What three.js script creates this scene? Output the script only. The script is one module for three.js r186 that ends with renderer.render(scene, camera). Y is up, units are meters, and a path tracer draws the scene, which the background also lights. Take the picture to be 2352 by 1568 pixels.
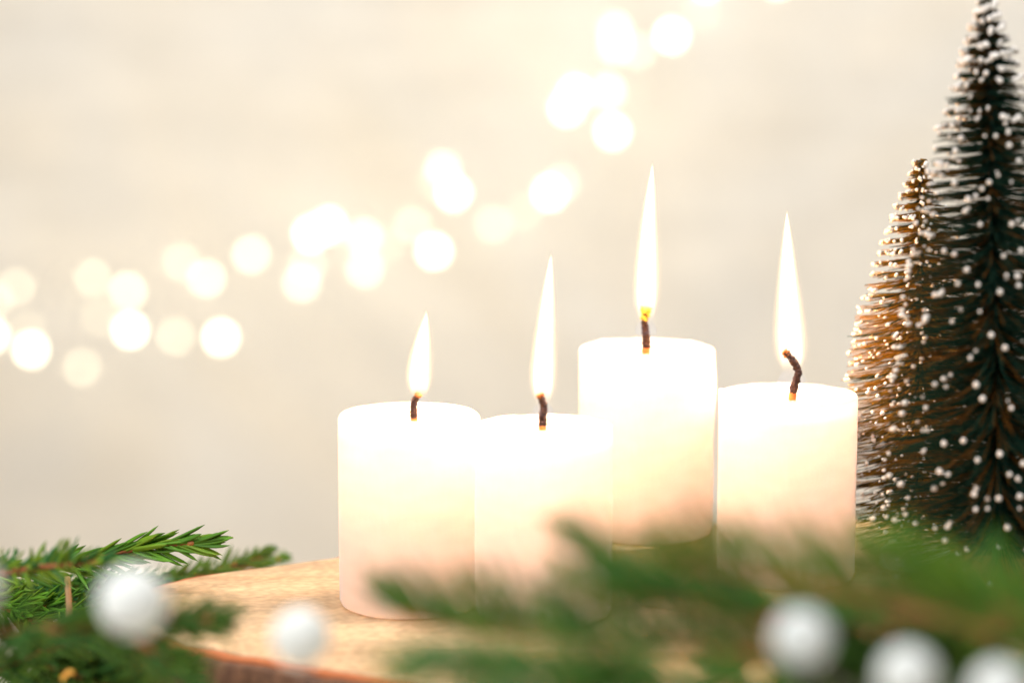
import * as THREE from 'three';
import { ImprovedNoise } from 'three/addons/math/ImprovedNoise.js';
import { mergeGeometries } from 'three/addons/utils/BufferGeometryUtils.js';
import { RectAreaLightUniformsLib } from 'three/addons/lights/RectAreaLightUniformsLib.js';

// ------------------------------------------------------------------ camera, light, exposure
RectAreaLightUniformsLib.init();
const W = 1024, H = 682;
const scene = new THREE.Scene();
scene.background = new THREE.Color(0x000000);
const renderer = new THREE.WebGLRenderer({ antialias: true });
renderer.setSize(W, H);
renderer.toneMapping = THREE.LinearToneMapping;
const LEVEL = 0.25;               // a dim indoor scene and a long exposure
renderer.toneMappingExposure = 1.12 / LEVEL;
renderer.shadowMap.enabled = true;

const EYE_HEIGHT = 0.249, PITCH = 8, FOV = 17, FOCUS = 1.0, APERTURE = 0.024;   // metres above the wood slice, degrees, degrees, metres, lens opening in metres
const camera = new THREE.PerspectiveCamera(FOV, W / H, 0.05, 30);
camera.position.set(0, EYE_HEIGHT, 0);
camera.rotation.set(-PITCH * Math.PI / 180, 0, 0);
camera.focus = FOCUS;
camera.userData.fStop = camera.getFocalLength() / (APERTURE * 1000);
scene.add(camera);

// soft studio light: three softboxes outside the frame, four flames and the fairy lights
const SOFTBOXES = [
  { name: 'softbox_lamp', label: 'large white softbox lamp above the candles', at: [-0.5, 1.55, -0.55], aim: [0.05, 0, -1.0], size: [1.5, 1.1], power: 2.3, color: [1, 0.985, 0.96] },
  { name: 'softbox_lamp', label: 'upright white softbox lamp left of the camera', at: [-0.6, 0.7, -0.1], aim: [0, 0.04, -0.75], size: [0.9, 0.8], power: 4.4, color: [0.97, 0.99, 1] },
  { name: 'softbox_lamp', label: 'wide white softbox lamp that washes the wall', at: [0.1, 2.3, -0.9], aim: [0, -0.5, -3.6], size: [3.4, 1.2], power: 8.6, color: [1, 0.985, 0.95] },
];
const FLAME_LIGHT = 0.045, FLAME_COLOR = [1, 0.5, 0.15], FLAME_ROOT = 0.066, ROOT_COLOR = [1, 0.86, 0.8]   /* the root of a flame burns whiter and shines down into the wax */;
const BULB_LIGHT = 0.0016;

// ------------------------------------------------------------------ helpers
function random(seed) { let s = seed >>> 0; return () => { s = (s + 0x6d2b79f5) | 0; let t = Math.imul(s ^ (s >>> 15), 1 | s); t = (t + Math.imul(t ^ (t >>> 7), 61 | t)) ^ t; return ((t ^ (t >>> 14)) >>> 0) / 4294967296; }; }
const V = (x, y, z) => new THREE.Vector3(x, y, z);
const noise3 = new ImprovedNoise();
const nz = (x, y = 0, z = 0) => noise3.noise(x, y, z);
const lerp = THREE.MathUtils.lerp, clamp = THREE.MathUtils.clamp, smooth = THREE.MathUtils.smoothstep;
const F = 784 / Math.tan(FOV / 2 * Math.PI / 180), SP = Math.sin(PITCH * Math.PI / 180), CP = Math.cos(PITCH * Math.PI / 180);
// the point seen at pixel (x, y) of a 2352-wide photograph, so many metres away along the table
function at(px, py, away) {
  const u = (px - 1176) / F, v = -(py - 784) / F, dy = v * CP - SP, dz = -v * SP - CP, k = away / -dz;
  return V(u * k, EYE_HEIGHT + dy * k, -away);
}
const used = {};
function numbered(name) { const n = used[name] = (used[name] ?? -1) + 1; return n ? name + '_' + String(n).padStart(3, '0') : name; }
function tag(o, label, category, group, kind) { if (label) o.userData.label = label; if (category) o.userData.category = category; if (group) o.userData.group = group; if (kind) o.userData.kind = kind; return o; }
function thing(name, label, category, p = V(0, 0, 0), group) { const g = new THREE.Group(); g.name = numbered(name); g.position.copy(p); scene.add(g); return tag(g, label, category, group); }
function part(name, geometry, m, parent = scene) { const o = new THREE.Mesh(geometry, m); o.name = parent === scene ? numbered(name) : name; o.castShadow = o.receiveShadow = true; parent.add(o); return o; }
function mat(color, roughness = 0.8, more = {}) { const c = new THREE.Color(); c.setRGB(...color); return new THREE.MeshPhysicalMaterial({ color: c, roughness, ...more }); }
function texture(n, m, f, srgb) {
  const d = new Uint8Array(n * m * 4), out = [0, 0, 0];
  for (let y = 0; y < m; y++) for (let x = 0; x < n; x++) { f(x / n, y / m, out); const i = (y * n + x) * 4; for (let c = 0; c < 3; c++) d[i + c] = clamp(out[c], 0, 1) * 255; d[i + 3] = 255; }
  const t = new THREE.DataTexture(d, n, m); t.magFilter = t.minFilter = THREE.LinearFilter; t.wrapS = t.wrapT = THREE.RepeatWrapping; if (srgb) t.colorSpace = THREE.SRGBColorSpace; t.needsUpdate = true; return t;
}
// a tube along points with a radius that changes; bump roughens it
function tube(points, radius, segs = 24, sides = 8, bump = 0, seed = 0) {
  const curve = new THREE.CatmullRomCurve3(points), fr = curve.computeFrenetFrames(segs, false), pos = [], uv = [], idx = [], p = V(), q = V();
  for (let i = 0; i <= segs; i++) {
    const t = i / segs; curve.getPointAt(t, p);
    for (let j = 0; j <= sides; j++) {
      const a = j / sides * Math.PI * 2, ca = Math.cos(a), sa = Math.sin(a), r = radius(t) * (1 + bump * nz(ca * 1.6 + seed, sa * 1.6, t * segs * 0.45));
      q.copy(p).addScaledVector(fr.normals[i], ca * r).addScaledVector(fr.binormals[i], sa * r); pos.push(q.x, q.y, q.z); uv.push(j / sides, t);
      if (i < segs && j < sides) { const b = i * (sides + 1) + j, c = b + sides + 1; idx.push(b, b + 1, c, b + 1, c + 1, c); }
    }
  }
  for (const end of [0, segs]) { curve.getPointAt(end / segs, p); const k = pos.length / 3; pos.push(p.x, p.y, p.z); uv.push(0.5, end ? 1 : 0); for (let j = 0; j < sides; j++) { const b = end * (sides + 1) + j; idx.push(...(end ? [b, b + 1, k] : [b + 1, b, k])); } }
  const g = new THREE.BufferGeometry(); g.setAttribute('position', new THREE.Float32BufferAttribute(pos, 3)); g.setAttribute('uv', new THREE.Float32BufferAttribute(uv, 2)); g.setIndex(idx); g.computeVertexNormals(); return g;
}
// many copies of one small geometry in one mesh
function joined(geometry, matrices) {
  const p = geometry.attributes.position, n = geometry.attributes.normal, ix = geometry.index, nv = p.count, ni = ix.count, pos = new Float32Array(nv * 3 * matrices.length), nor = new Float32Array(pos.length), idx = new Uint32Array(ni * matrices.length), a = V(), nm = new THREE.Matrix3();
  matrices.forEach((m, k) => {
    nm.getNormalMatrix(m);
    for (let i = 0; i < nv; i++) { a.fromBufferAttribute(p, i).applyMatrix4(m).toArray(pos, (k * nv + i) * 3); a.fromBufferAttribute(n, i).applyMatrix3(nm).normalize().toArray(nor, (k * nv + i) * 3); }
    for (let i = 0; i < ni; i++) idx[k * ni + i] = ix.array[i] + k * nv;
  });
  const g = new THREE.BufferGeometry(); g.setAttribute('position', new THREE.BufferAttribute(pos, 3)); g.setAttribute('normal', new THREE.BufferAttribute(nor, 3)); g.setIndex(new THREE.BufferAttribute(idx, 1)); return g;
}

// ------------------------------------------------------------------ lamps outside the frame
for (const s of SOFTBOXES) {
  const g = thing(s.name, s.label, 'lamp', V(...s.at)); g.lookAt(V(...s.aim));
  const [w, h] = s.size, shell = mat([0.03, 0.03, 0.03], 0.7), sides = [];
  for (const [bw, bh, x, y] of [[w + 0.04, 0.02, 0, h / 2 + 0.01], [w + 0.04, 0.02, 0, -h / 2 - 0.01], [0.02, h, w / 2 + 0.01, 0], [0.02, h, -w / 2 - 0.01, 0]]) { const b = new THREE.BoxGeometry(bw, bh, 0.1); b.translate(x, y, -0.03); sides.push(b); }
  const back = new THREE.BoxGeometry(w + 0.04, h + 0.04, 0.02); back.translate(0, 0, -0.09); sides.push(back);
  part('housing', mergeGeometries(sides), shell, g);
  const glow = mat([0.8, 0.8, 0.8], 0.9); glow.emissive.setRGB(...s.color); glow.emissiveIntensity = 0.4 * LEVEL;
  const face = part('diffuser', new THREE.PlaneGeometry(w, h), glow, g);
  const l = new THREE.RectAreaLight(new THREE.Color().setRGB(...s.color), s.power * LEVEL, w, h); l.name = 'softbox_light'; l.position.z = 0.012; l.rotation.y = Math.PI; g.add(l);
}

// ------------------------------------------------------------------ the setting: wall, floor, table
{
  const wallMap = texture(512, 512, (x, y, o) => {
    const f = (k, s) => { const a = x * Math.PI * 2, b = y * Math.PI * 2; return nz(Math.cos(a) * k + s, Math.sin(a) * k + Math.cos(b) * k, Math.sin(b) * k + s * 2.7); };
    const blotch = f(1.7, 3.1) * 0.55 + f(3.6, 9.2) * 0.45 + f(9, 1.3) * 0.25, tint = f(2.3, 17.7), brush = nz(Math.cos(x * 6.2832) * 1.5, Math.sin(x * 6.2832) * 1.5 + 9, Math.sin(y * 6.2832) * 9 + Math.cos(y * 6.2832) * 5), fine = f(40, 5) * 0.03 + f(90, 2) * 0.02, v = 0.95 + blotch * 0.045 + brush * 0.03 + fine;
    o[0] = v + tint * 0.006; o[1] = v * 0.976 - tint * 0.004; o[2] = v * 0.932 - tint * 0.02;
  }, true);
  wallMap.repeat.set(0.45, 0.45);
  const wallBump = wallMap.clone(); wallBump.colorSpace = THREE.NoColorSpace; wallBump.repeat.set(1.7, 1.7);
  const m = mat([1, 1, 1], 0.95, { map: wallMap, bumpMap: wallBump, bumpScale: 0.01 });
  const g = new THREE.BoxGeometry(7, 4, 0.12); const uv = g.attributes.uv; for (let i = 0; i < uv.count; i++) uv.setXY(i, uv.getX(i) * 7, uv.getY(i) * 4);
  const w = part('wall', g, m); w.position.set(0, 1.25, -3.66); tag(w, 'whitewashed plaster wall behind the candles and fairy lights', 'wall', null, 'structure');
  const f = part('floor', new THREE.BoxGeometry(7, 0.1, 6), mat([0.5, 0.42, 0.33], 0.8)); f.position.set(0, -0.8, -1.2); tag(f, 'pale floor below the table', 'floor', null, 'structure');
  const t = thing('table', 'cream table under the wood slice and the fir sprigs', 'table', V(0, -0.75, -0.7));
  const cloth = texture(256, 256, (x, y, o) => { const v = 0.86 + 0.03 * Math.sin(x * Math.PI * 128) * Math.sin(y * Math.PI * 128) + 0.04 * nz(x * 7, y * 7, 4); o[0] = v; o[1] = v * 0.955; o[2] = v * 0.87; }, true);
  const top = new THREE.BoxGeometry(1.9, 0.03, 0.9, 1, 1, 1); top.translate(0, 0.703, 0); part('tabletop', top, mat([0.95, 0.95, 0.95], 0.85, { map: cloth }), t);
  const legWood = mat([0.6, 0.5, 0.4], 0.6);
  for (const [x, z] of [[-0.88, -0.4], [0.88, -0.4], [-0.88, 0.4], [0.88, 0.4]]) { const l = new THREE.CylinderGeometry(0.025, 0.018, 0.688, 16); l.translate(x, 0.344, z); part('leg', l, legWood, t); }
}
const TABLE = -0.032;

// ------------------------------------------------------------------ wood slice and riser
const woodMap = texture(1024, 1024, (x, y, o) => {
  const wav = nz(x * 3, y * 3, 1) * 0.03 + nz(x * 1.2, y * 1.5, 8) * 0.05, v = y + wav;
  const broad = nz(x * 1.5, v * 11, 3.3), ring = nz(x * 3, v * 46, 7.1), fine = nz(x * 14, v * 170, 2.2), dots = nz(x * 170, y * 170, 5.5), saw = nz(x * 60 + y * 8, y * 14, 9.4);
  const dark = 0.48 * smooth(broad * 0.75 + ring * 0.5, 0.12, 0.7), grey = smooth(nz(x * 4, v * 9, 21), 0.05, 0.5) * 0.5;
  let k = 0.95 + ring * 0.07 + fine * 0.05 + dots * 0.1 + saw * 0.04;
  o[0] = lerp(0.93, 0.6, dark) * k; o[1] = lerp(0.82, 0.43, dark) * k; o[2] = lerp(0.665, 0.28, dark) * k;
  const g = 0.66 * k; o[0] = lerp(o[0], g * 1.12, grey); o[1] = lerp(o[1], g, grey); o[2] = lerp(o[2], g * 0.82, grey);
}, true);
woodMap.repeat.set(2, 2);
const woodBump = texture(1024, 1024, (x, y, o) => { o[0] = o[1] = o[2] = 0.5 + 0.22 * nz(x * 200, y * 200, 3) + 0.2 * nz(x * 14, y * 150, 6) + 0.1 * nz(x * 90, y * 60, 11); });
woodBump.repeat.set(2, 2);
const woodMat = mat([0.76, 0.69, 0.66], 0.95, { specularIntensity: 0.2, map: woodMap, bumpMap: woodBump, bumpScale: 0.0006 });
const barkMap = texture(256, 256, (x, y, o) => { const v = 0.5 + 0.5 * nz(x * 30, y * 12, 2) + 0.3 * nz(x * 90, y * 60, 4); o[0] = 0.3 + 0.17 * v; o[1] = 0.2 + 0.13 * v; o[2] = 0.14 + 0.1 * v; }, true);
const barkMat = mat([1, 1, 1], 0.95, { map: barkMap }), innerBark = mat([0.42, 0.13, 0.045], 0.85);
// closed outline in (x, away) as shape points
function outline(points, n = 160, rough = 0.0016, seed = 0) {
  const c = new THREE.CatmullRomCurve3(points.map(([x, z]) => V(x, z, 0)), true), out = [];
  for (let i = 0; i < n; i++) { const p = c.getPointAt(i / n), k = rough * (nz(p.x * 60 + seed, p.y * 60, 2) + 0.5 * nz(p.x * 200, p.y * 200, seed)); const q = c.getTangentAt(i / n); out.push(new THREE.Vector2(p.x + q.y * k, p.y - q.x * k)); }
  return out;
}
function ring(points, from, to, bottom, top, rough, seed) {      // a wall of bark round an outline
  const n = points.length, pos = [], uv = [], idx = [], rows = [[from, bottom], [to * 0.95, bottom], [to, bottom * 0.7 + top * 0.3], [to * 1.03, bottom * 0.3 + top * 0.7], [to * 0.9, top - 0.001], [to * 0.7, top], [from, top]];
  let len = 0;
  for (let i = 0; i <= n; i++) {
    const a = points[i % n], b = points[(i + 1) % n], z = points[(i + n - 1) % n], d = new THREE.Vector2().subVectors(b, z).normalize(), nx = d.y, ny = -d.x;
    if (i) len += a.distanceTo(points[i - 1]);
    rows.forEach(([off, y], j) => {
      const k = j > 0 && j < 6 ? rough * (nz(a.x * 90 + seed, a.y * 90, y * 70) + 0.7 * nz(a.x * 240, a.y * 240 + seed, y * 160)) : 0;
      pos.push(a.x + nx * (off + k), y + (j > 3 && j < 6 ? k * 0.5 : 0), -(a.y + ny * (off + k))); uv.push(len * 8, y * 8 + off * 8);
      if (i < n && j < 6) { const p = i * 7 + j, q = p + 7; idx.push(p, q, p + 1, q, q + 1, p + 1); }
    });
  }
  const g = new THREE.BufferGeometry(); g.setAttribute('position', new THREE.Float32BufferAttribute(pos, 3)); g.setAttribute('uv', new THREE.Float32BufferAttribute(uv, 2)); g.setIndex(idx); g.computeVertexNormals(); return g;
}
function slice(points, height, bevel, hole) {
  const s = new THREE.Shape(points); if (hole) s.holes.push(new THREE.Path(hole));
  const g = new THREE.ExtrudeGeometry(s, { depth: height - bevel * 2, bevelEnabled: true, bevelThickness: bevel, bevelSize: bevel, bevelOffset: -bevel, bevelSegments: 2 });
  g.rotateX(-Math.PI / 2); g.translate(0, bevel, 0); return g;
}
{
  const o = outline([[-0.166, 0.955], [-0.15, 1.0], [-0.085, 1.043], [0.02, 1.085], [0.13, 1.12], [0.25, 1.12], [0.36, 1.06], [0.4, 0.95], [0.33, 0.84], [0.2, 0.79], [0.08, 0.795], [-0.035, 0.842], [-0.09, 0.872], [-0.14, 0.905]].reverse(), 240);
  const a = at(1470, 1390, 0.955), b = at(1560, 1400, 0.95), c = at(1740, 1428, 0.935), crack = [];
  const mid = new THREE.CatmullRomCurve3([a, b, c].map((p) => { const k = (EYE_HEIGHT - 0) / (EYE_HEIGHT - p.y); return V(p.x * k, -p.z * k, 0); }));
  for (let i = 0; i <= 14; i++) { const t = i / 14, p = mid.getPointAt(t); crack.push(new THREE.Vector2(p.x, p.y + 0.0026 * (1 - t) ** 0.6 * (1 + 0.5 * nz(t * 9)))); }
  for (let i = 13; i > 0; i--) { const t = i / 14, p = mid.getPointAt(t); crack.push(new THREE.Vector2(p.x, p.y - 0.0022 * (1 - t) ** 0.6 * (1 + 0.5 * nz(t * 9, 4)))); }
  const s = thing('wood_slice', 'large light wood slice with red-brown bark edge under the candles', 'wood slice', V(0, TABLE + 0.0, 0));
  part('wood', slice(o, -TABLE, 0.0015, crack), woodMat, s);
  part('inner_bark', ring(o, -0.0012, 0.0035, 0.002, -TABLE - 0.001, 0.0012, 4), innerBark, s);
  part('bark', ring(o, 0.0025, 0.0085, 0, -TABLE - 0.003, 0.003, 9), barkMat, s);
  const ro = []; for (let i = 0; i < 64; i++) { const q = i / 64 * Math.PI * 2, r = 0.0545 * (1 + 0.03 * Math.sin(q * 2 + 1) + 0.02 * Math.sin(q * 3)); ro.push(new THREE.Vector2(0.0395 + r * Math.cos(q), 1.056 + r * Math.sin(q))); }
  const r = thing('wood_riser', 'small round wood slice raising the tallest candle', 'wood slice', V(0, 0.0002, 0));
  part('wood', slice(ro, 0.0134, 0.001), woodMat, r);
}

// ------------------------------------------------------------------ candles
const waxMap = texture(256, 256, (x, y, o) => { const v = 0.965 + 0.02 * nz(x * 8, y * 20, 3) + 0.004 * nz(x * 60, y * 9, 8) + 0.01 * nz(x * 100, y * 100, 1); o[0] = v; o[1] = v; o[2] = v; }, true);
const waxBump = texture(256, 256, (x, y, o) => { o[0] = o[1] = o[2] = 0.5 + 0.3 * nz(x * 6, y * 14, 5) + 0.15 * nz(x * 40, y * 12, 2); });
const wax = mat([0.962, 0.9, 0.87], 1, { map: waxMap, bumpMap: waxBump, bumpScale: 0.0005, transmission: 0.7, thickness: 0, ior: 1.2 });
const moltenWax = mat([1, 0.98, 0.94], 0.05, { transmission: 1, thickness: 0, ior: 1.43 });
const charred = mat([0.022, 0.006, 0.0035], 0.95), soaked = mat([0.4, 0.1, 0.008], 0.6), ember = mat([0.09, 0.02, 0.004], 0.9), emberBright = mat([0.3, 0.17, 0.02], 0.9);
ember.emissive.setRGB(0.5 * LEVEL, 0.13 * LEVEL, 0.01 * LEVEL); emberBright.emissive.setRGB(0.75 * LEVEL, 0.42 * LEVEL, 0.03 * LEVEL);
const flameCore = new THREE.MeshStandardMaterial({ color: 0x000000, roughness: 1, transparent: true, vertexColors: true }); flameCore.emissive.setRGB(1, 0.93, 0.74); flameCore.emissiveIntensity = 2.6 * LEVEL;
const flameMantle = new THREE.MeshStandardMaterial({ color: 0x000000, roughness: 1, transparent: true, vertexColors: true }); flameMantle.emissive.setRGB(1, 0.76, 0.5); flameMantle.emissiveIntensity = 1.5 * LEVEL;
const flameFoot = new THREE.MeshStandardMaterial({ color: 0x000000, roughness: 1, transparent: true, vertexColors: true }); flameFoot.emissive.setRGB(0.62, 0.72, 1); flameFoot.emissiveIntensity = 1.0 * LEVEL;

function candleWax(r, h, round, dish, rimRough, seed, lumps = []) {
  const prof = [[0, 0], [r * 0.6, 0], [r - 0.003, 0], [r - 0.0009, 0.0009], [r, 0.003]];
  for (let i = 1; i <= 26; i++) prof.push([r, 0.003 + (h - round - 0.003) * i / 26]);
  for (let i = 1; i <= 6; i++) { const a = i / 6 * Math.PI / 2; prof.push([r - round * (1 - Math.cos(a)), h - round * (1 - Math.sin(a))]); }
  const ri = r - round;
  for (let i = 1; i <= 10; i++) { const t = i / 10; prof.push([ri * (1 - t), h - dish * smooth(t, 0, 0.45)]); }
  const n = 120, pos = [], uv = [], idx = [], m = prof.length;
  for (let i = 0; i <= n; i++) {
    const a = i / n * Math.PI * 2, ca = Math.cos(a), sa = Math.sin(a);
    prof.forEach(([pr, py], j) => {
      const top = smooth(py, h - 0.012, h - 0.002) * smooth(pr, r * 0.55, r * 0.9), up = top * rimRough * (nz(ca * 2.2 + seed, sa * 2.2, 1) + 0.7 * nz(ca * 6, sa * 6 + seed, 3) + 0.35 * nz(ca * 16, sa * 16, seed));
      let out = 0.00035 * nz(ca * 1.5 + seed, sa * 1.5, py * 30) + top * rimRough * 0.35 * nz(ca * 7, sa * 7, seed + 4), lift = up;
      for (const [la, ly, lw, lh, lr, ll] of lumps) { const da = Math.atan2(Math.sin(a - la), Math.cos(a - la)) * r / lw, dy = (py - ly) / lh, w = Math.exp(-da * da - dy * dy); if (pr > r * 0.5) { out += lr * w; lift += (ll || 0) * w * top; } }
      const rr = pr > 0.0001 ? Math.max(0, pr + out * (pr / r)) : 0;
      pos.push(ca * rr, py + lift, sa * rr); uv.push(i / n * 6.28 * r * 10, py * 10 + (j > 30 ? pr * 10 : 0));
      if (i < n && j < m - 1) { const p = i * m + j, q = p + m; idx.push(p, p + 1, q, q, p + 1, q + 1); }
    });
  }
  const g = new THREE.BufferGeometry(); g.setAttribute('position', new THREE.Float32BufferAttribute(pos, 3)); g.setAttribute('uv', new THREE.Float32BufferAttribute(uv, 2)); g.setIndex(idx); g.computeVertexNormals();
  const nor = g.attributes.normal; for (let j = 0; j < m; j++) { const x = nor.getX(j) + nor.getX(n * m + j), y = nor.getY(j) + nor.getY(n * m + j), z = nor.getZ(j) + nor.getZ(n * m + j), l = Math.hypot(x, y, z) || 1; nor.setXYZ(j, x / l, y / l, z / l); nor.setXYZ(n * m + j, x / l, y / l, z / l); }
  return g;
}
// a flame round a bent line: radius and see-through-ness change with height
function flameShape(line, width, scale, alpha) {
  const segs = 40, sides = 20, curve = new THREE.CatmullRomCurve3(line), pos = [], col = [], idx = [], p = V();
  for (let i = 0; i <= segs; i++) {
    const t = i / segs; curve.getPoint(t, p);
    const body = t < 0.22 ? lerp(0.52, 1, Math.sin(t / 0.22 * Math.PI / 2)) : Math.pow(Math.max(0, 1 - Math.pow((t - 0.22) / 0.78, 1.75)), 0.9), cap = t < 0.05 ? Math.sqrt(t / 0.05) : 1, r = width / 2 * Math.max(0.004, body * cap) * scale;
    for (let j = 0; j <= sides; j++) { const a = j / sides * Math.PI * 2; pos.push(p.x + Math.cos(a) * r, p.y, p.z + Math.sin(a) * r); col.push(1, 1, 1, alpha(t)); if (i < segs && j < sides) { const b = i * (sides + 1) + j, c = b + sides + 1; idx.push(b, c, b + 1, b + 1, c, c + 1); } }
  }
  const g = new THREE.BufferGeometry(); g.setAttribute('position', new THREE.Float32BufferAttribute(pos, 3)); g.setAttribute('color', new THREE.Float32BufferAttribute(col, 4)); g.setIndex(idx); g.computeVertexNormals(); return g;
}
const CANDLES = [
  { label: 'leftmost pillar candle, short white wax with a rounded rim and the shortest flame', x: 938.5, rim: 947, half: 163.5, away: 0.96, base: 0, round: 0.0028, dish: 0.0035, rough: 0.0002, seed: 1, wick: [[951, 943], [951, 926], [957, 910], [963, 902]], flame: [[962, 925], [963, 850], [971, 780], [980, 721]], width: 58, thick: 17 },
  { label: 'front pillar candle standing between the leftmost and the tallest candle', x: 1249, rim: 976, half: 159, away: 0.945, base: 0, round: 0.0009, dish: 0.002, rough: 0.0004, seed: 5, wick: [[1246, 978], [1247, 955], [1249, 930], [1239, 901]], flame: [[1247, 948], [1248, 840], [1256, 710], [1265, 588]], width: 59, thick: 19, lumps: [[2.3, 0.08, 0.006, 0.01, 0.0002, 0.0006]] },
  { label: 'tallest pillar candle, raised on a small wood slice, with a chipped rim', x: 1486, rim: 796, half: 156, away: 1.04, base: 0.0136, round: 0.0022, dish: 0.003, rough: 0.0007, seed: 9, wick: [[1484, 800], [1484, 770], [1480, 735], [1485, 703]], flame: [[1484, 762], [1485, 640], [1489, 510], [1496, 384]], width: 58, thick: 18, lumps: [[0.1, 0.07, 0.006, 0.009, 0.0008, 0], [-2.3, 0.1, 0.005, 0.006, 0.0003, 0.0012]] },
  { label: 'rightmost pillar candle, cream wax, with a curled wick, beside the bottle brush trees', x: 1811, rim: 903, half: 159, away: 1.01, base: 0, round: 0.0012, dish: 0.003, rough: 0.0005, seed: 14, wick: [[1819, 905], [1826, 878], [1832, 855], [1822, 830], [1798, 803]], flame: [[1823, 875], [1816, 770], [1809, 640], [1804, 492]], width: 74, thick: 18, back: -0.0048, lumps: [[3.3, 0.083, 0.003, 0.006, 0.0003, 0.0016]] },
];
for (const c of CANDLES) {
  const top = at(c.x, c.rim, c.away), r = c.half * c.away / F * 1.012, h = top.y - c.base, k = c.away / F * 1.012;
  const g = thing('pillar_candle', c.label, 'candle', V(top.x, c.base, top.z), 'lit white pillar candles on the wood slice');
  const local = ([x, y]) => V((x - c.x) * k, h - (y - c.rim) * k * 1.005, 0);
  const core = new THREE.LatheGeometry([[0.0002, h - 0.05], [r * 0.3, h - 0.04], [r * 0.55, h - 0.028], [r * 0.78, h - 0.016], [r * 0.93, h - 0.006]].map(([x, y]) => new THREE.Vector2(x, y)), 40);   // the softened heart of the wax
  part('wax_body', mergeGeometries([candleWax(r, h, c.round, c.dish, c.rough, c.seed, c.lumps), core]), wax, g);
  const pool = new THREE.CylinderGeometry(r * 0.42, r * 0.42, 0.0004, 48); pool.translate(0, h - c.dish + 0.0005, 0); part('melted_wax', pool, moltenWax, g);
  const w = c.wick.map(local), thick = c.thick * k / 2;
  w[0].y = h - c.dish - 0.001; w.forEach((p, i) => p.setZ(i * 0.0006));
  const line = new THREE.CatmullRomCurve3(w), pts = (a, b, n) => Array.from({ length: n + 1 }, (_, i) => line.getPointAt(lerp(a, b, i / n)));
  const body = part('wick', tube(pts(0.16, 1, 10), (t) => thick * lerp(1.02, 0.78, t) * (t > 0.95 ? 0.75 : 1), 48, 14, 0.5, c.seed), charred, g);
  part('soaked_foot', tube(pts(0, 0.17, 4), (t) => thick * 0.98, 8, 12, 0.2, c.seed), soaked, body);
  part('glowing_tip', tube(pts(c.seed === 9 ? 0.72 : 0.9, 1.0, 5), (t) => thick * (c.seed === 9 ? lerp(0.85, 1.3, t) : 0.85), 14, 12, 0.9, c.seed + 3), c.seed === 9 ? emberBright : ember, body);
  const fl = c.flame.map(local).map((p) => p.setZ(c.back ?? -0.0025)), width = c.width * k * 0.86;
  const flame = part('flame', flameShape(fl, width, 0.8, (t) => smooth(t, 0.05, 0.34) ** 1.4), flameCore, g);
  for (const [scale, alpha, rise] of [[0.93, 0.5, 0.0006], [1.1, 0.16, 0.0016], [1.32, 0.05, 0.0028]])
    part('flame_mantle', flameShape(fl.map((p, i) => p.clone().setY(p.y + (i === 3 ? rise : 0))), width, scale, (t) => alpha * smooth(t, 0.04, 0.34) * (1 - smooth(t, 0.8, 1) * 0.5)), flameMantle, flame);
  const low = fl[0].clone(); low.y -= 0.0022; const foot = [low, low.clone().lerp(fl[1], 0.12), low.clone().lerp(fl[1], 0.24), low.clone().lerp(fl[1], 0.36)];
  part('flame_foot', flameShape(foot, width, 1.0, (t) => 0.06 * (1 - smooth(t, 0.5, 1))), flameFoot, flame);
  flame.castShadow = false;
  const l = new THREE.PointLight(new THREE.Color().setRGB(...FLAME_COLOR), FLAME_LIGHT * LEVEL); l.name = 'flame_light'; l.position.copy(new THREE.CatmullRomCurve3(fl).getPoint(0.36)); l.shadow.radius = 0.55; l.castShadow = true; flame.add(l);
  const d = new THREE.SpotLight(new THREE.Color().setRGB(...ROOT_COLOR), FLAME_ROOT * LEVEL, 0, 64 * Math.PI / 180, 0.9); d.name = 'flame_light'; d.position.copy(l.position); d.shadow.radius = 0.9; d.castShadow = true; d.target.position.set(l.position.x, 0, l.position.z); flame.add(d, d.target);
}

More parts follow.
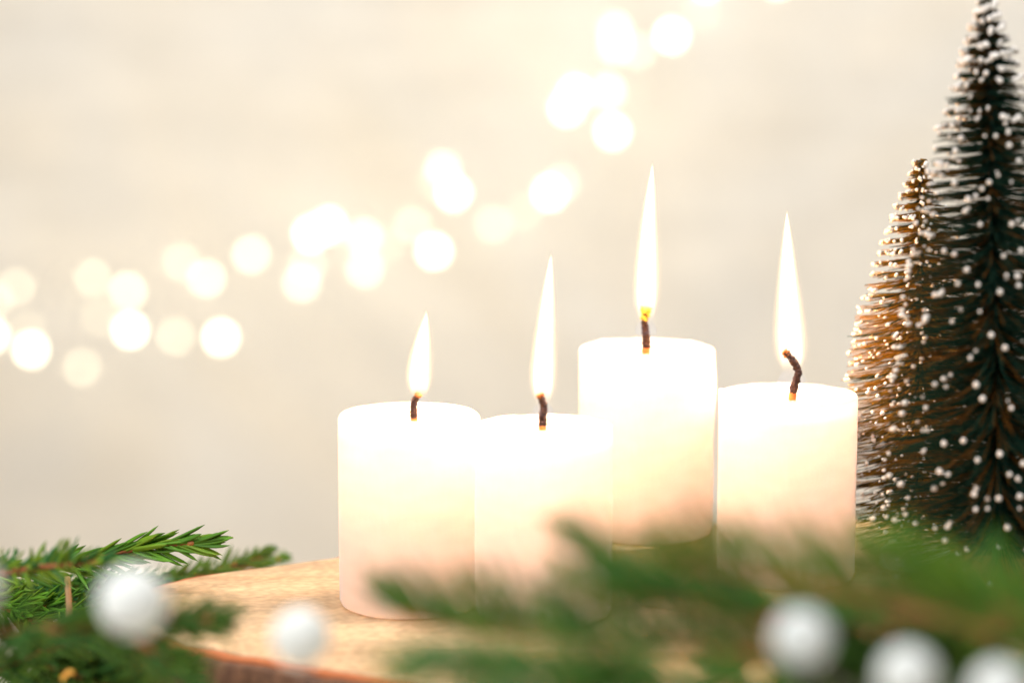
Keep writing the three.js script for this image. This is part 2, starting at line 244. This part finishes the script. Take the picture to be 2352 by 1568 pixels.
// ------------------------------------------------------------------ fairy lights on the wall
{
  const B = [[38, 660, 1], [-12, 690, 1], [62, 757, 0], [70, 803, 3], [-22, 770, 3], [187, 845, 1], [212, 640, 1], [228, 730, 0], [293, 668, 2], [298, 758, 3], [403, 773, 1], [507, 775, 3], [415, 602, 1], [473, 640, 2], [576, 585, 2], [714, 537, 3], [755, 517, 3], [705, 610, 1], [692, 650, 2], [836, 545, 2], [838, 617, 2], [885, 565, 0], [947, 517, 1], [997, 577, 3], [1018, 388, 2], [1042, 443, 3], [1000, 418, 0], [1133, 515, 1], [1205, 488, 0], [1263, 443, 3], [1290, 421, 1], [1302, 248, 3], [1322, 213, 3], [1397, 210, 2], [1407, 302, 3], [1413, 68, 2], [1415, 106, 2], [1465, 117, 1], [1543, 82, 3], [1610, 28, 0], [1622, -36, 3], [1785, -42, 3]];
  const rnd = random(77), g = thing('string_light', 'warm white fairy light string sagging across the wall', 'string lights', at(700, 620, 3.45));
  const glow = [1.6, 3.2, 6.0, 13].map((e) => { const m = mat([0.9, 0.85, 0.7], 0.4); m.emissive.setRGB(1, 0.87, 0.6); m.emissiveIntensity = e * LEVEL; return m; });
  const ball = new THREE.SphereGeometry(0.0078, 20, 14); ball.scale(1, 1.06, 1);
  const cap = new THREE.CylinderGeometry(0.003, 0.004, 0.007, 10); cap.translate(0, 0.012, 0);
  const capMat = mat([0.75, 0.7, 0.6], 0.5), spots = [];
  for (const [x, y, e] of B) {
    const p = at(x, y, 3.38 + rnd() * 0.08).sub(g.position), b = part('bulb', ball, glow[e], g); b.position.copy(p); b.rotation.z = (rnd() - 0.5) * 1.2; b.castShadow = false;
    part('bulb_cap', cap, capMat, b);
    const l = new THREE.PointLight(new THREE.Color().setRGB(1, 0.82, 0.54), LEVEL * BULB_LIGHT * [0.3, 0.5, 0.8, 1.3][e]); l.name = 'bulb_light'; l.shadow.radius = 0.42; l.castShadow = true; b.add(l);
    spots.push(V(0, 0.015, 0).applyEuler(b.rotation).add(p));
  }
  spots.sort((a, b) => a.x - b.x); part('cable', tube([V(-1, -0.02, 0).add(spots[0]), ...spots, V(0.5, 0.3, 0).add(spots[spots.length - 1])], () => 0.0008, 600, 5), mat([0.7, 0.66, 0.58], 0.5), g);
}

// ------------------------------------------------------------------ bottle brush trees
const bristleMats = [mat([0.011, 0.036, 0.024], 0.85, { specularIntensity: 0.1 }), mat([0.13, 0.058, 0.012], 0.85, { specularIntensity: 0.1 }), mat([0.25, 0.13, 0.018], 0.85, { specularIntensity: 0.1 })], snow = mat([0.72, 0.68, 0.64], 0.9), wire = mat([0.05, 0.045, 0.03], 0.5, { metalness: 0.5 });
function brushTree({ name, label, base, tip, low, profile, turns, perTurn, droop, snowShare, seed, bristle, brown, amber, flake = 1, make }) {
  const rnd = random(seed), g = thing(name, label, 'decorative tree', base, 'snowy bottle brush trees beside the candles'), top = tip.clone().sub(base), foot = V(0, 0, 0), axis = (t) => foot.clone().lerp(top, t), hTop = top.y, bristles = [[], []], tips = [], up = V(0, 1, 0);
  const blade = new THREE.CylinderGeometry(0.55, 1, 1, 3, 4, true); blade.translate(0, 0.5, 0);
  { const p = blade.attributes.position; for (let i = 0; i < p.count; i++) { const y = p.getY(i); p.setZ(i, p.getZ(i)); } }
  const total = turns * perTurn;
  for (let i = 0; i < total; i++) {
    const s = i / total, row = s * turns, t = 1 - (low / hTop) ; // s = 0 at the top
    const loose = smooth(s, 0.25, 0.8), yRow = hTop - (hTop - low) * s;
    const a = row * Math.PI * 2 + (rnd() - 0.5) * 0.3 + (i % 2) * Math.PI, inner = rnd() < 0.3, r = profile(s) * (inner ? lerp(0.35, 0.75, rnd()) : 1 - 0.16 * rnd() * rnd()) * (rnd() < 0.06 ? 1.07 : 1);
    const y = yRow + (rnd() - 0.5) * (hTop - low) / turns * (inner ? 0.6 : lerp(0.17, 0.75, loose)), dirY = -droop(s) + (rnd() - 0.5) * lerp(0.1, 0.16, loose), from = axis(clamp(y / hTop, 0, 1)); from.y = y;
    const d = V(Math.cos(a), dirY, Math.sin(a)).normalize(), x = V().crossVectors(up, d).normalize(), z = V().crossVectors(x, d);
    const m = new THREE.Matrix4().makeBasis(x.multiplyScalar(bristle), d.clone().multiplyScalar(r), z.multiplyScalar(bristle)).setPosition(from);
    bristles[rnd() < brown ? 1 : 0].push(m);
    if (!inner && rnd() < snowShare(s)) {
      const q = flake * lerp(0.00055, 0.00118, rnd()), len = q * lerp(1.0, 2.3, rnd() * rnd()), c = from.clone().addScaledVector(d, r - len * 0.5 + 0.0004);
      const e = V(d.x, d.y, d.z), ex = V().crossVectors(up, e).normalize(), ez = V().crossVectors(ex, e);
      tips.push(new THREE.Matrix4().makeBasis(ex.multiplyScalar(q), e.multiplyScalar(len), ez.multiplyScalar(q)).setPosition(c));
      if (rnd() < 0.25) { const b = new THREE.Matrix4().makeScale(q * 0.8, q * 0.8, q * 0.8).setPosition(c.addScaledVector(d, -r * 0.25 * rnd()).add(V(0, 0.0005, 0))); tips.push(b); }
    }
  }
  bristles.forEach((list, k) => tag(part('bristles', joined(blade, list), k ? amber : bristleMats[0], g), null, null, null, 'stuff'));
  const fleck = new THREE.IcosahedronGeometry(1, 1), pp = fleck.attributes.position;
  const idx = []; for (let i = 0; i < pp.count; i++) { idx.push(i); const x = pp.getX(i), y = pp.getY(i), z = pp.getZ(i), k = 1 + 0.42 * nz(x * 1.4 + 3, y * 1.4, z * 1.4); pp.setXYZ(i, x * k, y * k, z * k); } fleck.setIndex(idx);
  tag(part('snow_tips', joined(fleck, tips), snow, g), null, null, null, 'stuff');
  const helix = (ph) => Array.from({ length: 90 }, (_, i) => { const t = i / 89, p = axis(t); return p.add(V(Math.cos(t * 60 + ph) * 0.0006, 0, Math.sin(t * 60 + ph) * 0.0006)); });
  part('trunk', mergeGeometries([tube(helix(0), () => 0.0009, 180, 6), tube(helix(Math.PI), () => 0.0009, 180, 6)]), wire, g);
  make(g);
}
{
  const cyl = (r0, r1, h, bevel) => { const g = new THREE.LatheGeometry([[0, 0], [r0 - bevel, 0], [r0, bevel], [r1, h - bevel], [r1 - bevel, h], [0, h]].map(([x, y]) => new THREE.Vector2(x, y)), 48); return g; };
  const bigBase = at(2302, 1400, 0.925); bigBase.y = 0; const bigTip = at(2268, 0, 0.925);
  brushTree({ name: 'bottle_brush_tree', label: 'tall dark green bottle brush tree with snowy tips at the right edge', base: bigBase, tip: bigTip, low: 0.036, turns: 23, perTurn: 270, seed: 5, brown: 0.22, amber: bristleMats[1], bristle: 0.00034,
    profile: (s) => 0.0035 + 0.046 * Math.pow(Math.sin(Math.min(1, s * 1.02) * Math.PI / 2 * 0.98), 0.95) * (1 - 0.08 * smooth(s, 0.9, 1)), droop: (s) => lerp(0.06, 0.2, s), snowShare: (s) => lerp(0.26, 0.125, smooth(s, 0.1, 0.4)),
    make: (g) => part('stump_base', cyl(0.0225, 0.0215, 0.034, 0.001), mat([0.32, 0.14, 0.05], 0.7), g) });
  const smallBase = at(2108, 1400, 1.03); smallBase.y = 0; const smallTip = at(2115, 368, 1.03);
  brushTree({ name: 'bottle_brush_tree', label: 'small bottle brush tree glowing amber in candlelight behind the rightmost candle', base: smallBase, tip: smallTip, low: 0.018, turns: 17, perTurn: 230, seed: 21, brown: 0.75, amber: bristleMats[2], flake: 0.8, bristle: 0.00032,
    profile: (s) => (0.003 + 0.0325 * Math.pow(Math.sin(Math.min(1, s * 1.5) * Math.PI / 2), 1.05)) * (1 - 0.12 * smooth(s, 0.7, 1)), droop: (s) => lerp(0.1, 0.18, s), snowShare: (s) => lerp(0.36, 0.22, s),
    make: (g) => part('disc_base', cyl(0.018, 0.0175, 0.007, 0.0006), mat([0.8, 0.8, 0.78], 0.6), g) });
}

// ------------------------------------------------------------------ fir sprigs
const leafy = { specularIntensity: 0.45 };
const needleMats = [mat([0.085, 0.215, 0.012], 0.5, leafy), mat([0.06, 0.16, 0.012], 0.5, leafy), mat([0.13, 0.23, 0.014], 0.5, leafy)];
const blueMats = [mat([0.045, 0.16, 0.045], 0.6, leafy), mat([0.065, 0.17, 0.02], 0.6, leafy), mat([0.095, 0.19, 0.016], 0.6, leafy)];
const stemMat = mat([0.27, 0.085, 0.028], 0.8), budMat = mat([0.36, 0.13, 0.04], 0.6);
function needleShape(bend) {      // a flat blade with a groove, base at the origin, one long
  const rows = 6, pos = [], idx = [], ring8 = [[-0.5, 0], [-0.25, 0.3], [0, 0.16], [0.25, 0.3], [0.5, 0], [0, -0.26]];
  for (let i = 0; i <= rows; i++) { const t = i / rows, w = t < 0.12 ? lerp(0.45, 1, t / 0.12) : Math.pow(Math.max(0, 1 - Math.pow((t - 0.12) / 0.88, 5)), 0.6), z = bend * t * t; ring8.forEach(([x, y]) => pos.push(x * Math.max(w, 0.06), t, y * Math.max(w, 0.06) + z)); }
  for (let i = 0; i < rows; i++) for (let j = 0; j < 6; j++) { const a = i * 6 + j, b = i * 6 + (j + 1) % 6; idx.push(a, b, a + 6, b, b + 6, a + 6); }
  const g = new THREE.BufferGeometry(); g.setAttribute('position', new THREE.Float32BufferAttribute(pos, 3)); g.setIndex(idx); g.computeVertexNormals(); return g;
}
const darkMats = [mat([0.034, 0.105, 0.018], 0.6, leafy), mat([0.05, 0.105, 0.01], 0.6, leafy), mat([0.065, 0.125, 0.012], 0.6, leafy)];
const needleShapes = [-6, -2, 3].map((b) => needleShape(b * 0.2));
// needles along a stem. away: angle from the stem; rise: how strongly they gather on the upper side
function needlesOn(points, { rnd, per = 2400, len = 0.017, width = 0.0019, angle = [25, 55], rise = 0.5, from = 0, fan = 10, lean = null, gap = 0, flatTop = 1 }) {
  const curve = new THREE.CatmullRomCurve3(points), L = curve.getLength(), n = Math.round(L * per * (1 - from)), out = [[], [], []], up = V(0, 1, 0);
  for (let i = 0; i < n + fan; i++) {
    const end = i >= n, t = end ? 0.985 + 0.015 * rnd() : from + (1 - from) * clamp((i + rnd()) / n, 0, 1), p = curve.getPointAt(t), T = curve.getTangentAt(t), side = V().crossVectors(T, up).normalize(), top = V().crossVectors(side, T).normalize();
    let phi = rnd() * Math.PI * 2; while (gap && Math.cos(phi) > 0.55 && rnd() < gap) phi = rnd() * Math.PI * 2; if (rnd() < rise && Math.sin(phi) < 0) phi = -phi;
    const near = smooth(t, 0.75, 1), a = (end ? lerp(6, 34, rnd()) : lerp(lerp(angle[0], angle[1], rnd()), lerp(angle[0], angle[1], rnd()) * 0.7, near)) * Math.PI / 180 * (Math.sin(phi) > 0 ? flatTop : 1);
    const R = side.clone().multiplyScalar(Math.cos(phi)).addScaledVector(top, Math.sin(phi)), d = T.clone().multiplyScalar(Math.cos(a)).addScaledVector(R, Math.sin(a)).normalize();
    if (lean) d.addScaledVector(lean, 0.35 + 0.3 * rnd()).normalize();
    const l = len * lerp(0.72, 1.1, rnd()) * lerp(1, 0.82, near), w = width * lerp(0.85, 1.15, rnd()), x = V().crossVectors(d, R).normalize(), z = V().crossVectors(x, d).normalize();
    const roll = (rnd() - 0.5) * 1.2, X = x.clone().multiplyScalar(Math.cos(roll)).addScaledVector(z, Math.sin(roll)), Z = V().crossVectors(X, d);
    out[Math.floor(rnd() * 3)].push(new THREE.Matrix4().makeBasis(X.multiplyScalar(w), d.multiplyScalar(l), Z.multiplyScalar(w)).setPosition(p));
  }
  return out;
}
function firSprig({ label, points, twigs = [], seed, mats = needleMats, single = false, stem = 0.0016, ...how }) {
  const rnd = random(seed), origin = points[0].clone(), g = thing('fir_sprig', label, 'fir sprig', origin, 'fir sprigs laid round the candles'), own = (list) => list.map((p) => p.clone().sub(origin));
  const all = [[], [], []], add = (pts, o) => needlesOn(pts, o).forEach((m, k) => all[k].push(...m));
  const main = own(points); part('stem', tube(main, (t) => lerp(stem, stem * 0.55, t), 48, 8, 0.25, seed), stemMat, g); add(main, { rnd, ...how });
  for (const tw of twigs) { const q = own(tw); part('twig', tube(q, (t) => lerp(stem * 0.75, stem * 0.45, t), 24, 7, 0.25, seed + 1), stemMat, g); add(q, { rnd, ...how }); }
  const budGeo = new THREE.SphereGeometry(1, 12, 8); { const p = budGeo.attributes.position; for (let i = 0; i < p.count; i++) p.setXYZ(i, p.getX(i) * (1 - 0.35 * p.getY(i)), p.getY(i) * 1.7, p.getZ(i) * (1 - 0.35 * p.getY(i))); budGeo.computeVertexNormals(); }
  for (const q of [main, ...twigs.map(own)]) { const c = new THREE.CatmullRomCurve3(q), b = part('bud', budGeo, budMat, g); b.position.copy(c.getPoint(1)); b.scale.setScalar(stem * 0.85); b.quaternion.setFromUnitVectors(V(0, 1, 0), c.getTangent(1)); }
  if (single) all.forEach((list, k) => list.forEach((m, i) => { const o = part('needle', needleShapes[(i + k) % 3], mats[k], g); m.decompose(o.position, o.quaternion, o.scale); }));
  else all.forEach((list, k) => tag(part('needles', joined(needleShapes[k], list), mats[k], g), null, null, null, 'stuff'));
  return g;
}
// a path through pixels with a distance for each
const path = (...p) => p.map(([x, y, z]) => at(x, y, z));

// left: the sharp sprig and the heap round it
firSprig({ label: 'sharply focused fir sprig reaching right across the left edge of the wood slice', points: path([-120, 1335, 1.0], [60, 1312, 0.995], [230, 1276, 0.985], [345, 1254, 0.98], [440, 1246, 0.978]), seed: 3, single: true, per: 1150, len: 0.0215, width: 0.0027, angle: [14, 50], rise: 0, fan: 12, gap: 0.8, flatTop: 0.45, stem: 0.0019 });
firSprig({ label: 'shaded fir sprig lying under the sharply focused one at the left edge', points: path([-150, 1370, 0.99], [0, 1378, 0.985], [120, 1400, 0.975], [210, 1432, 0.965]), twigs: [path([-60, 1372, 0.99], [60, 1420, 0.97], [130, 1480, 0.95])], seed: 8, per: 2200, len: 0.017, angle: [22, 50], rise: 0.2 });
firSprig({ label: 'olive fir sprig with brown stem just in front of the sharply focused one', points: path([-140, 1322, 0.9], [20, 1312, 0.89], [110, 1300, 0.88], [225, 1292, 0.872]), seed: 13, per: 1700, len: 0.012, angle: [35, 75], rise: 0.5, mats: [needleMats[2], needleMats[2], blueMats[0]] });
firSprig({ label: 'blurred fir sprig pointing right in front of the wood slice, red-brown stem', points: path([-160, 1470, 0.76], [60, 1450, 0.75], [260, 1432, 0.745], [420, 1415, 0.74], [480, 1420, 0.738]), twigs: [path([200, 1437, 0.747], [330, 1480, 0.735], [420, 1540, 0.725])], seed: 17, per: 1900, len: 0.018, width: 0.0021, mats: darkMats, angle: [25, 58], rise: 0.1, stem: 0.0024 });
firSprig({ label: 'dark fir sprig filling the bottom left corner', points: path([-160, 1560, 0.86], [40, 1530, 0.86], [240, 1530, 0.85], [400, 1545, 0.84]), twigs: [path([0, 1535, 0.86], [120, 1490, 0.85], [230, 1470, 0.845]), path([120, 1530, 0.855], [260, 1580, 0.84], [380, 1620, 0.83])], seed: 23, per: 2600, len: 0.018, angle: [25, 60], rise: 0.3, mats: darkMats });
firSprig({ label: 'fir sprig below the bottom left corner, tips just in view', points: path([-140, 1640, 0.93], [80, 1590, 0.93], [300, 1570, 0.92], [440, 1575, 0.91]), twigs: [path([40, 1595, 0.93], [180, 1540, 0.925], [300, 1510, 0.92])], seed: 29, per: 2600, len: 0.018, angle: [25, 60], rise: 0.3, mats: darkMats });
firSprig({ label: 'fir sprig lying on the table between the left edge and the wood slice', points: path([-160, 1352, 1.06], [20, 1362, 1.05], [190, 1352, 1.04], [330, 1345, 1.03]), twigs: [path([60, 1362, 1.05], [190, 1390, 1.02], [310, 1402, 1.0])], seed: 97, per: 3000, len: 0.017, width: 0.0022, angle: [22, 60], rise: 0.2, mats: blueMats });
// behind the slice
firSprig({ label: 'soft fir sprig behind the left end of the wood slice', points: path([300, 1350, 1.06], [420, 1328, 1.08], [520, 1302, 1.1], [595, 1278, 1.11]), seed: 31, mats: darkMats, per: 1400, len: 0.014, angle: [22, 45], rise: 0.3 });
firSprig({ label: 'low blurred fir sprig behind the wood slice, left of the candles', points: path([420, 1330, 1.12], [510, 1312, 1.125], [590, 1296, 1.13], [640, 1284, 1.13]), seed: 37, per: 1500, len: 0.009, angle: [15, 35], rise: 0.3, mats: blueMats });
// in front of the candles
const tan = mat([0.17, 0.17, 0.045], 0.6, leafy);
firSprig({ label: 'blurred fir sprig curving up in front of the front candle', points: path([1780, 1425, 0.62], [1620, 1395, 0.625], [1490, 1355, 0.63], [1400, 1305, 0.635], [1350, 1270, 0.637]), twigs: [path([1560, 1375, 0.627], [1450, 1375, 0.63], [1370, 1365, 0.632])], seed: 41, per: 2100, len: 0.023, width: 0.001, angle: [25, 65], rise: 0.75, lean: V(-0.35, 0.7, 0), mats: blueMats, stem: 0.002 });
firSprig({ label: 'blurred low fir sprig with upright needles in front of the two left candles', points: path([1800, 1500, 0.62], [1500, 1478, 0.63], [1250, 1458, 0.64], [1060, 1440, 0.647], [935, 1415, 0.65]), seed: 43, per: 2100, len: 0.027, width: 0.001, angle: [30, 65], rise: 0.85, lean: V(-0.35, 1.1, 0), mats: [darkMats[0], blueMats[1], tan], stem: 0.002 });
firSprig({ label: 'blurred fir sprig in front of the rightmost candle, needles leaning left', points: path([2300, 1450, 0.59], [2100, 1400, 0.6], [1900, 1352, 0.61], [1740, 1322, 0.62], [1590, 1300, 0.625]), seed: 47, per: 1900, len: 0.028, width: 0.00095, angle: [30, 65], rise: 0.8, lean: V(-0.3, 0.95, 0), mats: [blueMats[2], blueMats[1], tan], stem: 0.002 });
firSprig({ label: 'blurred green fir sprig hiding the foot of the rightmost candle', points: path([2060, 1450, 0.66], [1920, 1425, 0.665], [1780, 1405, 0.67], [1620, 1388, 0.675], [1500, 1380, 0.68]), seed: 83, per: 2100, len: 0.02, width: 0.0011, angle: [28, 65], rise: 0.75, lean: V(-0.35, 0.7, 0), mats: [blueMats[2], blueMats[1], blueMats[0]], stem: 0.0017 });
firSprig({ label: 'bright green blurred fir sprig below the trees, right of the candles', points: path([2500, 1520, 0.58], [2340, 1420, 0.59], [2180, 1335, 0.6], [2050, 1268, 0.61]), twigs: [path([2340, 1420, 0.59], [2240, 1400, 0.6], [2090, 1375, 0.61])], seed: 53, per: 2200, len: 0.0195, width: 0.0014, angle: [20, 55], rise: 0.6, mats: [needleMats[2], blueMats[1], blueMats[2]], stem: 0.002 });
firSprig({ label: 'blurred fir sprig at the right edge in front of the tall tree', points: path([2540, 1620, 0.58], [2450, 1510, 0.59], [2380, 1410, 0.6], [2310, 1320, 0.605]), seed: 59, mats: blueMats, per: 1300, len: 0.017, width: 0.0021, angle: [18, 45], rise: 0.4, stem: 0.002 });
firSprig({ label: 'dark fir sprig behind the right hand white balls', points: path([2560, 1450, 0.68], [2360, 1440, 0.685], [2150, 1430, 0.69], [1950, 1420, 0.695], [1820, 1412, 0.7]), twigs: [path([2300, 1440, 0.685], [2150, 1490, 0.67], [2000, 1520, 0.66]), path([2400, 1440, 0.685], [2280, 1390, 0.69], [2150, 1362, 0.695])], seed: 61, per: 2400, len: 0.019, width: 0.0022, angle: [25, 65], rise: 0.3, mats: darkMats });
firSprig({ label: 'wide dark fir sprig under the right hand white balls', points: path([2600, 1590, 0.66], [2380, 1560, 0.665], [2150, 1530, 0.67], [1900, 1515, 0.675], [1700, 1510, 0.68]), twigs: [path([2250, 1545, 0.67], [2100, 1600, 0.66], [1900, 1630, 0.65]), path([2100, 1527, 0.672], [1950, 1570, 0.665], [1800, 1590, 0.66])], seed: 67, per: 2200, len: 0.02, width: 0.0022, angle: [25, 65], rise: 0.4, mats: darkMats });
firSprig({ label: 'very blurred fir sprig along the bottom edge below the front candle', points: path([1850, 1640, 0.54], [1600, 1590, 0.545], [1350, 1550, 0.55], [1120, 1535, 0.555], [960, 1540, 0.56]), twigs: [path([1500, 1570, 0.547], [1350, 1610, 0.54], [1150, 1640, 0.53])], seed: 71, per: 2800, len: 0.0185, width: 0.0015, angle: [25, 65], rise: 0.5, mats: blueMats, stem: 0.002 });

// ------------------------------------------------------------------ white balls, twig, bud scale
{
  const felt = texture(256, 128, (x, y, o) => { const v = 0.93 + 0.05 * nz(x * 40, y * 40, 2) + 0.04 * nz(x * 110, y * 110, 6); o[0] = v * 0.985; o[1] = v; o[2] = v; }, true);
  const m = mat([0.98, 0.98, 0.98], 1, { map: felt, transmission: 0.35, thickness: 0, ior: 1.2 }), stalk = mat([0.1, 0.07, 0.06], 0.8);
  const balls = [[305, 1381, 0.62, 80, 'blurred white ball among the fir at left, larger of the two beside the wood slice', [-60, 60]], [690, 1462, 0.65, 69, 'blurred white ball in front of the leftmost candle, over the bark edge', [40, 170]], [-62, 1345, 0.62, 62, 'white ball cut off by the left edge of the picture', [-40, 120]],
    [1842, 1466, 0.55, 69, 'blurred white ball in front of the rightmost candle, highest of the right hand three', [150, 150]], [2086, 1552, 0.55, 70, 'middle one of the three blurred white balls at bottom right', [80, 120]], [2295, 1588, 0.55, 69, 'white ball in the bottom right corner, cut by the lower edge', [60, 110]]];
  balls.forEach(([x, y, z, r, label, [sx, sy]], n) => {
    const c = at(x, y, z), R = r * z / F, g = thing('white_ball', label, 'ball', c, 'white felt balls among the fir'), s = new THREE.SphereGeometry(R, 40, 28), p = s.attributes.position;
    for (let i = 0; i < p.count; i++) { const X = p.getX(i), Y = p.getY(i), Z = p.getZ(i), k = 1 + 0.05 * nz(X / R * 1.3 + n * 5, Y / R * 1.3, Z / R * 1.3) + 0.02 * nz(X / R * 5, Y / R * 5 + n, Z / R * 5); p.setXYZ(i, X * k, Y * k, Z * k); } s.computeVertexNormals();
    part('ball', s, m, g);
    const e = at(x + sx, y + sy, z - 0.04).sub(c); part('stalk', tube([V(0, -R * 0.8, 0).lerp(e, 0.1), e.clone().multiplyScalar(0.5).add(V(0, -0.004, 0)), e], () => 0.0007, 16, 6), stalk, g);
  });
  const t = thing('dry_twig', 'thin tan twig standing upright among the fir at left', 'twig', at(155, 1432, 0.93)); part('twig', tube([V(0, 0, 0), V(0.0006, 0.008, 0), V(0.0003, 0.02, 0)], (u) => 0.0014 - 0.0003 * u, 12, 8, 0.3), mat([0.5, 0.3, 0.16], 0.7), t);
  const b = thing('bud_scale', 'tiny golden bud scale lying in the dark fir at bottom left', 'bud scale', at(152, 1548, 0.83));
  for (const [x, y, a] of [[0, 0, 0.5], [0.0016, 0.0008, -0.4], [-0.0012, -0.0012, 1.1]]) { const s = new THREE.SphereGeometry(0.0016, 12, 8); s.scale(1, 0.55, 0.3); s.rotateZ(a); s.translate(x, y, 0); part('scale', s, mat([0.75, 0.36, 0.05], 0.35), b); }
}
renderer.render(scene, camera);
